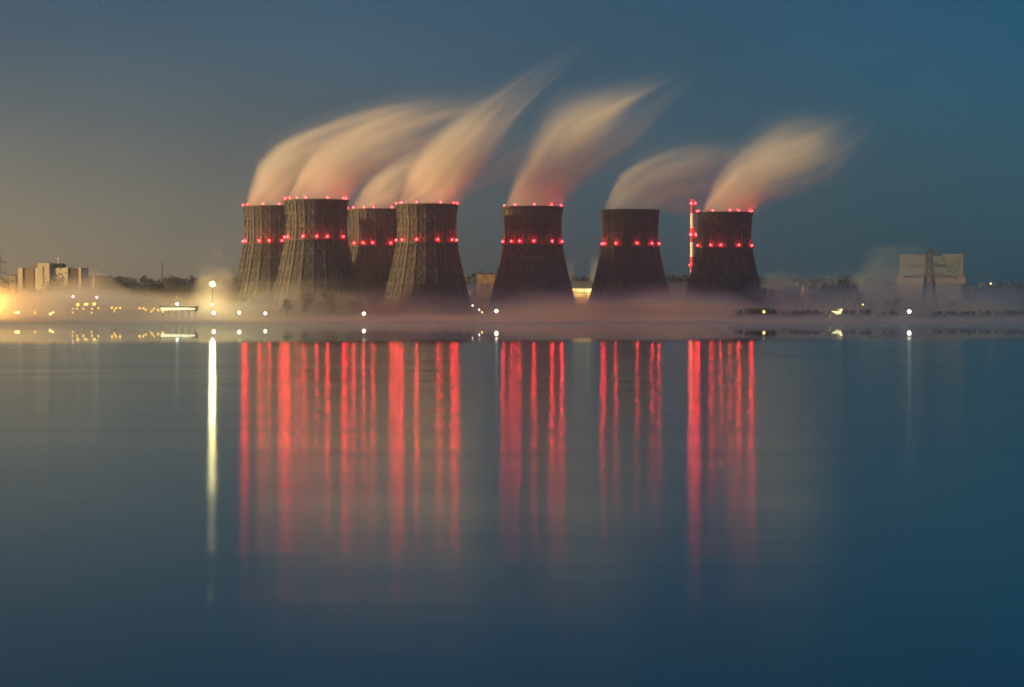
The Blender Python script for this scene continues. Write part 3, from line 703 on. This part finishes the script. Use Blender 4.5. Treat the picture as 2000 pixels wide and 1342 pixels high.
# ------------------------------------------------------------------ steam
def fcurve(nt, src, pts):
    n = nt.nodes.new('ShaderNodeFloatCurve'); c = n.mapping.curves[0]
    pts = sorted(pts)
    c.points[0].location = pts[0]; c.points[1].location = pts[-1]
    for p in pts[1:-1]: c.points.new(*p)
    for p in c.points: p.handle_type = 'AUTO'
    n.mapping.use_clip = False; n.mapping.update()
    nt.links.new(src, n.inputs['Value']); return n.outputs[0]
def interp(poly, t):
    if t <= poly[0][0]: return poly[0][1]
    for (a, ya), (c, yc) in zip(poly, poly[1:]):
        if t <= c: return ya + (yc-ya)*(t-a)/max(1e-6, c-a)
    return poly[-1][1]
def plume(D, left, right, dens, fade, label, seed=0, depth=1.0, rim=True, group='steam plumes over the cooling towers', name='steam_plume', aniso=0.0, contrast=1.0):
    P = lambda p: Vector((X(p[0], D), Z(p[1], D)))
    L = [P(p) for p in left]; Rr = [P(p) for p in right]
    base = (L[0] + Rr[0])/2; tip = (L[-1] + Rr[-1])/2
    ax = (tip - base).normalized(); sp = Vector((-ax.y, ax.x))     # t axis, s axis (to the upper left)
    ts = lambda p: ((p-base).dot(ax), (p-base).dot(sp))
    Lp = [ts(p) for p in L]; Rp = [ts(p) for p in Rr]
    if rim:
        if Rp[0][0] > Lp[0][0]: Rp = [(Lp[0][0]-1, Lp[0][1]-4)] + Rp
        else: Lp = [(Rp[0][0]-1, Rp[0][1]+4)] + Lp
    def ext(pl, k):
        q = max(0, len(pl)-3); d = (pl[-1][0]-pl[q][0], pl[-1][1]-pl[q][1]); n_ = max(1e-6, math.hypot(*d)); L_ = k*(pl[-1][0]-pl[0][0])
        return pl + [(pl[-1][0]+d[0]/n_*L_, pl[-1][1]+d[1]/n_*L_)]
    Lp = ext(Lp, .16); Rp = ext(Rp, .16)
    mono = lambda pl: [p for i, p in enumerate(pl) if i == 0 or p[0] > max(q[0] for q in pl[:i]) + .5]
    Lp = mono(Lp); Rp = mono(Rp)
    t0 = min(Lp[0][0], Rp[0][0]); t1 = min(Lp[-1][0], Rp[-1][0]) if not rim else max(Lp[-1][0], Rp[-1][0])
    N = 26; tt = [t0 + (t1-t0)*i/(N-1) for i in range(N)]
    sL = [interp(Lp, t) for t in tt]; sR = [interp(Rp, t) for t in tt]
    for _ in range(2):
        sL = [sL[0]] + [(sL[i-1]+2*sL[i]+sL[i+1])/4 for i in range(1,N-1)] + [sL[-1]]
        sR = [sR[0]] + [(sR[i-1]+2*sR[i]+sR[i+1])/4 for i in range(1,N-1)] + [sR[-1]]
    cs = [(a+b)/2 for a, b in zip(sL, sR)]; hw = [max(2.5, (a-b)/2*(1.12+.95*i/N)) for i, (a, b) in enumerate(zip(sL, sR))]
    # hull
    b = MB(); n = 20; vs = []
    for t, c, h in zip(tt, cs, hw):
        for k in range(n):
            a = 2*math.pi*k/n; f_ = 1.16 + .3*(t-t0)/(t1-t0); vs.append((t, depth*h*f_*math.sin(a), c + f_*h*math.cos(a)))
    fs = [(i*n+k, (i+1)*n+k, (i+1)*n+(k+1)%n, i*n+(k+1)%n) for i in range(N-1) for k in range(n)]
    fs += [tuple(range(n)), tuple(reversed([(N-1)*n+k for k in range(n)]))]
    b.add(vs, fs)
    m, nt, out = mat('steam'); 
    tc = nd(nt,'ShaderNodeTexCoord'); se = nd(nt,'ShaderNodeSeparateXYZ'); nt.links.new(tc.outputs['Object'], se.inputs[0])
    tn = maprange(nt, se.outputs['X'], t0, t1, 0, 1)
    lo = min(cs) - 1; hi = max(cs) + 1; hm = max(hw)
    c = mth(nt, 'MULTIPLY_ADD', fcurve(nt, tn, [(i/(N-1), (v-lo)/(hi-lo)) for i, v in enumerate(cs)][::2] + [(1, (cs[-1]-lo)/(hi-lo))]), hi-lo, lo)
    h = mth(nt, 'MULTIPLY', fcurve(nt, tn, [(i/(N-1), v/hm) for i, v in enumerate(hw)][::2] + [(1, hw[-1]/hm)]), hm)
    u = mth(nt, 'DIVIDE', mth(nt, 'SUBTRACT', se.outputs['Z'], c), h)
    v = mth(nt, 'DIVIDE', se.outputs['Y'], mth(nt, 'MULTIPLY', h, depth))
    cb = nd(nt,'ShaderNodeCombineXYZ')
    nt.links.new(mth(nt,'MULTIPLY_ADD', se.outputs['X'], .011, seed*7.3), cb.inputs[0]); nt.links.new(mth(nt,'MULTIPLY', u, 1.15), cb.inputs[1]); nt.links.new(mth(nt,'MULTIPLY', v, 1.0), cb.inputs[2])
    nz = nd(nt,'ShaderNodeTexNoise'); nz.inputs['Scale'].default_value = 1.6; nz.inputs['Detail'].default_value = 2.5; nz.inputs['Roughness'].default_value = .5
    nt.links.new(cb.outputs[0], nz.inputs['Vector'])
    nf = nz.outputs['Fac']
    cb2 = nd(nt,'ShaderNodeCombineXYZ')
    nt.links.new(mth(nt,'MULTIPLY_ADD', se.outputs['X'], .009, seed*3.7+20), cb2.inputs[0]); nt.links.new(mth(nt,'MULTIPLY', u, 2.3), cb2.inputs[1]); nt.links.new(mth(nt,'MULTIPLY', v, 1.6), cb2.inputs[2])
    nz2 = nd(nt,'ShaderNodeTexNoise'); nz2.inputs['Scale'].default_value = 1.3; nz2.inputs['Detail'].default_value = 1.6; nt.links.new(cb2.outputs[0], nz2.inputs['Vector'])
    fib = maprange(nt, nz2.outputs['Fac'], .34, .66, .72, 1.28)
    u2 = mth(nt,'ADD', u, mth(nt,'MULTIPLY', mth(nt,'SUBTRACT', nf, .5), mth(nt,'MULTIPLY', tn, 1.3)))
    r2 = mth(nt,'ADD', mth(nt,'MULTIPLY',u2,u2), mth(nt,'MULTIPLY',v,v))
    q_ = mth(nt,'DIVIDE', mth(nt,'SUBTRACT', 1.0, r2), mth(nt,'MULTIPLY_ADD', tn, .6, .62))
    pf = maprange(nt, q_, 0, 1, 0, 1, True)
    pf = mth(nt,'ADD', pf, mth(nt,'MULTIPLY', maprange(nt, r2, 1.9, .2, 0, 1, True), mth(nt,'MULTIPLY', tn, .30)))      # thin skirt of vapour
    fd = fcurve(nt, mth(nt,'ADD', tn, mth(nt,'MULTIPLY', mth(nt,'SUBTRACT', nz2.outputs['Fac'], .5), mth(nt,'MULTIPLY', tn, -.7)), clamp=True), [(a*.85 if a < 1 else 1, b_) for a, b_ in fade])
    md = maprange(nt, nf, .36, .64, 1-.6*contrast, 1+.6*contrast)
    de = mth(nt,'MULTIPLY', mth(nt,'MULTIPLY', pf, fd), mth(nt,'MULTIPLY', mth(nt,'MULTIPLY', md, fib), dens*1.1))
    de = mth(nt,'MAXIMUM', de, 0.0)
    sc = nd(nt,'ShaderNodeVolumeScatter'); sc.inputs['Color'].default_value = (.97,.97,.98,1); sc.inputs['Anisotropy'].default_value = aniso
    nt.links.new(de, sc.inputs['Density']); nt.links.new(sc.outputs[0], out.inputs['Volume'])
    m.cycles.volume_step_rate = .55
    o = b.build(name, m)
    # local X -> t axis, local Z -> s axis, local Y -> depth
    M = Matrix(((ax.x, 0, sp.x, base.x), (0, 1, 0, D), (ax.y, 0, sp.y, base.y), (0, 0, 0, 1)))
    o.matrix_world = M
    tag(o, label, 'steam plume', group)
    return o
FADE = [(0,1),(.12,1),(.4,.72),(.7,.32),(.88,.1),(1,0)]
plume(1931, [(482,404),(490,352),(512,312),(560,276),(640,246),(720,220),(800,206),(870,198)], [(556,404),(585,360),(640,325),(700,295),(770,268),(830,248),(890,235)], .05, FADE, 'hazy peach steam drifting from the leftmost tower, behind the next plume', 1)
plume(1828, [(563,393),(580,345),(612,305),(665,268),(730,238),(800,214),(880,196)], [(674,393),(692,365),(726,338),(776,312),(832,288),(888,266),(938,246)], .045, FADE, 'broad peach steam leaning right from the lattice tower second from left', 2)
plume(1986, [(686,410),(702,375),(735,342),(790,308),(850,282),(920,255),(960,240)], [(772,410),(800,370),(840,340),(890,318),(950,290),(985,275)], .05, FADE, 'steam low over the squeezed dark tower, merging into the tallest plume', 3)
plume(1900, [(780,400),(790,360),(812,318),(852,275),(905,235),(962,192),(1015,155),(1070,120)], [(889,400),(906,360),(935,325),(958,288),(980,248),(1014,208),(1052,170),(1096,136)], .05, [(0,1),(.12,1),(.4,.72),(.65,.36),(.85,.12),(1,0)], 'tallest steam plume, sweeping up to a thin point at upper right', 4)
plume(1900, [(885,401),(897,372),(915,345),(940,322),(975,300),(1020,275)], [(893,401),(915,380),(950,362),(990,345),(1030,325),(1060,300)], .022, [(0,1),(.3,.7),(.7,.3),(1,0)], 'thin veil of steam curling off the right rim under the tallest plume', 5)
plume(1940, [(988,404),(992,374),(1010,340),(1036,300),(1060,262),(1092,228),(1150,200),(1225,172),(1290,150)], [(1093,404),(1103,370),(1128,340),(1165,314),(1205,284),(1245,250),(1280,215),(1320,180)], .045, [(0,1),(.12,1),(.4,.7),(.65,.34),(.85,.1),(1,0)], 'steam plume leaning right over the lone cooling tower', 6)
plume(1996, [(1180,412),(1188,384),(1204,354),(1236,330),(1290,309),(1360,294),(1430,286)], [(1284,412),(1292,388),(1322,376),(1372,366),(1412,348),(1450,320)], .04, [(0,1),(.15,.9),(.45,.6),(.75,.25),(1,0)], 'low curling steam from the tower without rim lamps, drifting behind the chimney', 7)
plume(1996, [(1278,412),(1288,390),(1312,368),(1350,354),(1390,344)], [(1286,413),(1306,417),(1344,416),(1380,404),(1410,380)], .02, [(0,1),(.4,.7),(.8,.2),(1,0)], 'small puff of steam rolling over the rim left of the chimney', 8)
plume(2045, [(1370,416),(1382,380),(1405,345),(1440,312),(1500,276),(1570,248),(1640,232)], [(1464,416),(1474,392),(1500,374),(1550,362),(1600,345),(1640,318),(1668,285)], .042, [(0,1),(.15,.95),(.45,.62),(.7,.3),(.88,.1),(1,0)], 'broad yellowish steam plume fanning right from the last cooling tower', 9)
plume(2220, [(1150,556),(1153,530),(1158,512),(1166,500)], [(1166,556),(1172,532),(1182,515),(1190,505)], .05, [(0,.9),(.5,.6),(1,0)], 'small wisp of steam rising behind the roof of the glazed hall', 10, rim=False, group='steam wisps behind the hall', name='steam_wisp')
plume(2220, [(1112,552),(1108,538),(1106,525),(1108,512)], [(1124,552),(1120,540),(1118,528),(1122,515)], .03, [(0,.9),(.5,.6),(1,0)], 'thin faint wisp of steam left above the glazed hall', 11, rim=False, group='steam wisps behind the hall', name='steam_wisp')

# ------------------------------------------------------------------ ground mist
def mist(name, px0, px1, D0, D1, zmax, rho, hgt, seed, label, veil=.1, wav=10, g=.78, col=(.44,.61,1), nscale=.014, ramp=4):
    b = MB(); nx = 60; ny = 6; vs = []
    x0 = X(px0, D0); x1 = X(px1, D0)
    rnd = random.Random(seed)
    top = lambda x: zmax
    for j in range(ny+1):
        for i in range(nx+1):
            x = x0 + (x1-x0)*i/nx; y = D0 + (D1-D0)*j/ny
            e = min(1, min(i, nx-i)/ramp, (min(j, ny-j)+.35)/1.35)
            vs.append((x, y, .4 + (top(x))*max(.06, e) + rnd.uniform(-.3,.3)*min(1, zmax/20)))
    k = len(vs)
    for j in range(ny+1):
        for i in range(nx+1): vs.append((x0 + (x1-x0)*i/nx, D0 + (D1-D0)*j/ny, .05))
    W = nx+1; fs = []
    for j in range(ny):
        for i in range(nx):
            a = j*W+i; fs.append((a,a+1,a+W+1,a+W)); fs.append((k+a,k+a+W,k+a+W+1,k+a+1))
    for i in range(nx): fs.append((i,k+i,k+i+1,i+1)); a = ny*W+i; fs.append((a,a+1,k+a+1,k+a))
    for j in range(ny): a = j*W; fs.append((a,a+W,k+a+W,k+a)); a = j*W+nx; fs.append((a,k+a,k+a+W,a+W))
    b.add(vs, fs)
    m, nt, out = mat('mist')
    tc = nd(nt,'ShaderNodeTexCoord'); se = nd(nt,'ShaderNodeSeparateXYZ'); nt.links.new(tc.outputs['Object'], se.inputs[0])
    mp = nd(nt,'ShaderNodeMapping'); mp.inputs['Scale'].default_value = (nscale, nscale*.5, nscale*2.6); mp.inputs['Location'].default_value = (seed*3.1,0,0)
    nt.links.new(tc.outputs['Object'], mp.inputs[0])
    nz = nd(nt,'ShaderNodeTexNoise'); nz.inputs['Scale'].default_value = 1; nz.inputs['Detail'].default_value = 3; nt.links.new(mp.outputs[0], nz.inputs['Vector'])
    zz = mth(nt,'ADD', se.outputs['Z'], mth(nt,'MULTIPLY', mth(nt,'SUBTRACT', nz.outputs['Fac'], .5), -2.0*wav))
    zp = mth(nt,'MAXIMUM', zz, 0)
    ex = mth(nt,'ADD', mth(nt,'POWER', 2.718, mth(nt,'MULTIPLY', zp, -1.0/hgt)), mth(nt,'MULTIPLY', mth(nt,'POWER', 2.718, mth(nt,'MULTIPLY', zp, -.28/hgt)), veil))
    ex = mth(nt,'MULTIPLY', ex, maprange(nt, zz, zmax*.45, zmax*.85, 1, 0, True))
    de = mth(nt,'MULTIPLY', ex, mth(nt,'MULTIPLY', maprange(nt, nz.outputs['Fac'], .3, .65, .5, 1.3), rho))
    ew = (x1-x0)*ramp/60.0      # thins out towards both ends
    ed = mth(nt,'MULTIPLY', maprange(nt, se.outputs['X'], x0, x0+ew, 0, 1, True), maprange(nt, se.outputs['X'], x1, x1-ew, 0, 1, True))
    de = mth(nt,'MULTIPLY', de, ed)
    sc = nd(nt,'ShaderNodeVolumeScatter'); sc.inputs['Color'].default_value = (*col,1); sc.inputs['Anisotropy'].default_value = g
    nt.links.new(de, sc.inputs['Density']); nt.links.new(sc.outputs[0], out.inputs['Volume'])
    m.cycles.volume_step_rate = .5
    o = b.build(name, m); o['kind'] = 'stuff'; o['label'] = label
    return o
mist('mist', -260, 500, 1738, 2240, 32, .030, 7, 1, 'low mist over the left shore lit orange by lamps', veil=.45, ramp=8, g=.4, col=(.95,.86,.74))
mist('mist', -300, 300, 1738, 1930, 50, .014, 24, 9, 'tall golden mist round the orange floodlight at the left edge', veil=.1, wav=24, g=.3, col=(.97,.90,.78), ramp=22)
mist('mist', 380, 1570, 1722, 2240, 38, .050, 8, 2, 'low mist along the far shore hiding the feet of the cooling towers', veil=.18, wav=13, ramp=9)
mist('mist', 425, 745, 1745, 1800, 46, .030, 15, 3, 'thick pale mist drifting before the two leftmost cooling towers', veil=.05, wav=16, nscale=.02, g=.5, col=(.9,.92,.8), ramp=14)
mist('mist', 1400, 2260, 1722, 2240, 42, .036, 8, 4, 'blue grey mist over the right shore around the pylon', veil=.18, wav=14, ramp=12)
mist('mist', 1475, 1790, 2010, 2230, 58, .0075, 22, 6, 'tall pale mist swirling right of the last tower', veil=.5, wav=26, nscale=.02, g=.5, col=(.70,.90,.90), ramp=14)
mist('mist', 1670, 1970, 1990, 2230, 82, .0095, 50, 8, 'tall pale mist between the big pylon and the box building', veil=.3, wav=34, nscale=.016, g=.5, col=(.66,.86,.88), ramp=24)
mist('mist', 345, 478, 1792, 1850, 62, .026, 44, 7, 'mist added behind the white floodlight to make its halo', veil=.2, wav=26, nscale=.02, g=.3, col=(.95,.92,.85), ramp=28)  # added bank, its scatter stands in for the lamp's lens glow
mist('mist', -260, 2260, 1540, 1721, 8.5, .026, 4, 5, 'thin flat mist lying on the water at the far shore', veil=.0, wav=1.5, g=.8, col=(.50,.56,.86))

# the air between: one even box of haze
b = MB(); b.box(-1700, -200, -3.5, 1700, 4400, 300)
hz = b.build('haze', None); hz['kind'] = 'stuff'
m, nt, out = mat('haze_air'); pv = nd(nt,'ShaderNodeVolumePrincipled'); pv.inputs['Color'].default_value = (.85,.92,1,1)
pv.inputs['Density'].default_value = .00011; pv.inputs['Anisotropy'].default_value = .8
nt.links.new(pv.outputs[0], out.inputs['Volume']); hz.data.materials.clear(); hz.data.materials.append(m)

# ------------------------------------------------------------------ render settings
cy = scene.cycles
cy.use_denoising = True
try: cy.denoiser = 'OPENIMAGEDENOISE'
except Exception: pass
cy.max_bounces = 6; cy.diffuse_bounces = 1; cy.glossy_bounces = 2; cy.transmission_bounces = 1; cy.transparent_max_bounces = 8
cy.volume_bounces = 2; cy.sample_clamp_indirect = 4; cy.sample_clamp_direct = 0
cy.caustics_reflective = False; cy.caustics_refractive = False
cy.volume_step_rate = 1.0; cy.volume_max_steps = 256
cy.use_adaptive_sampling = False
cy.filter_width = 1.7
vs_ = scene.view_settings
vs_.view_transform = 'Standard'; vs_.look = 'None'; vs_.exposure = 0.8; vs_.gamma = 1; vs_.use_curve_mapping = False
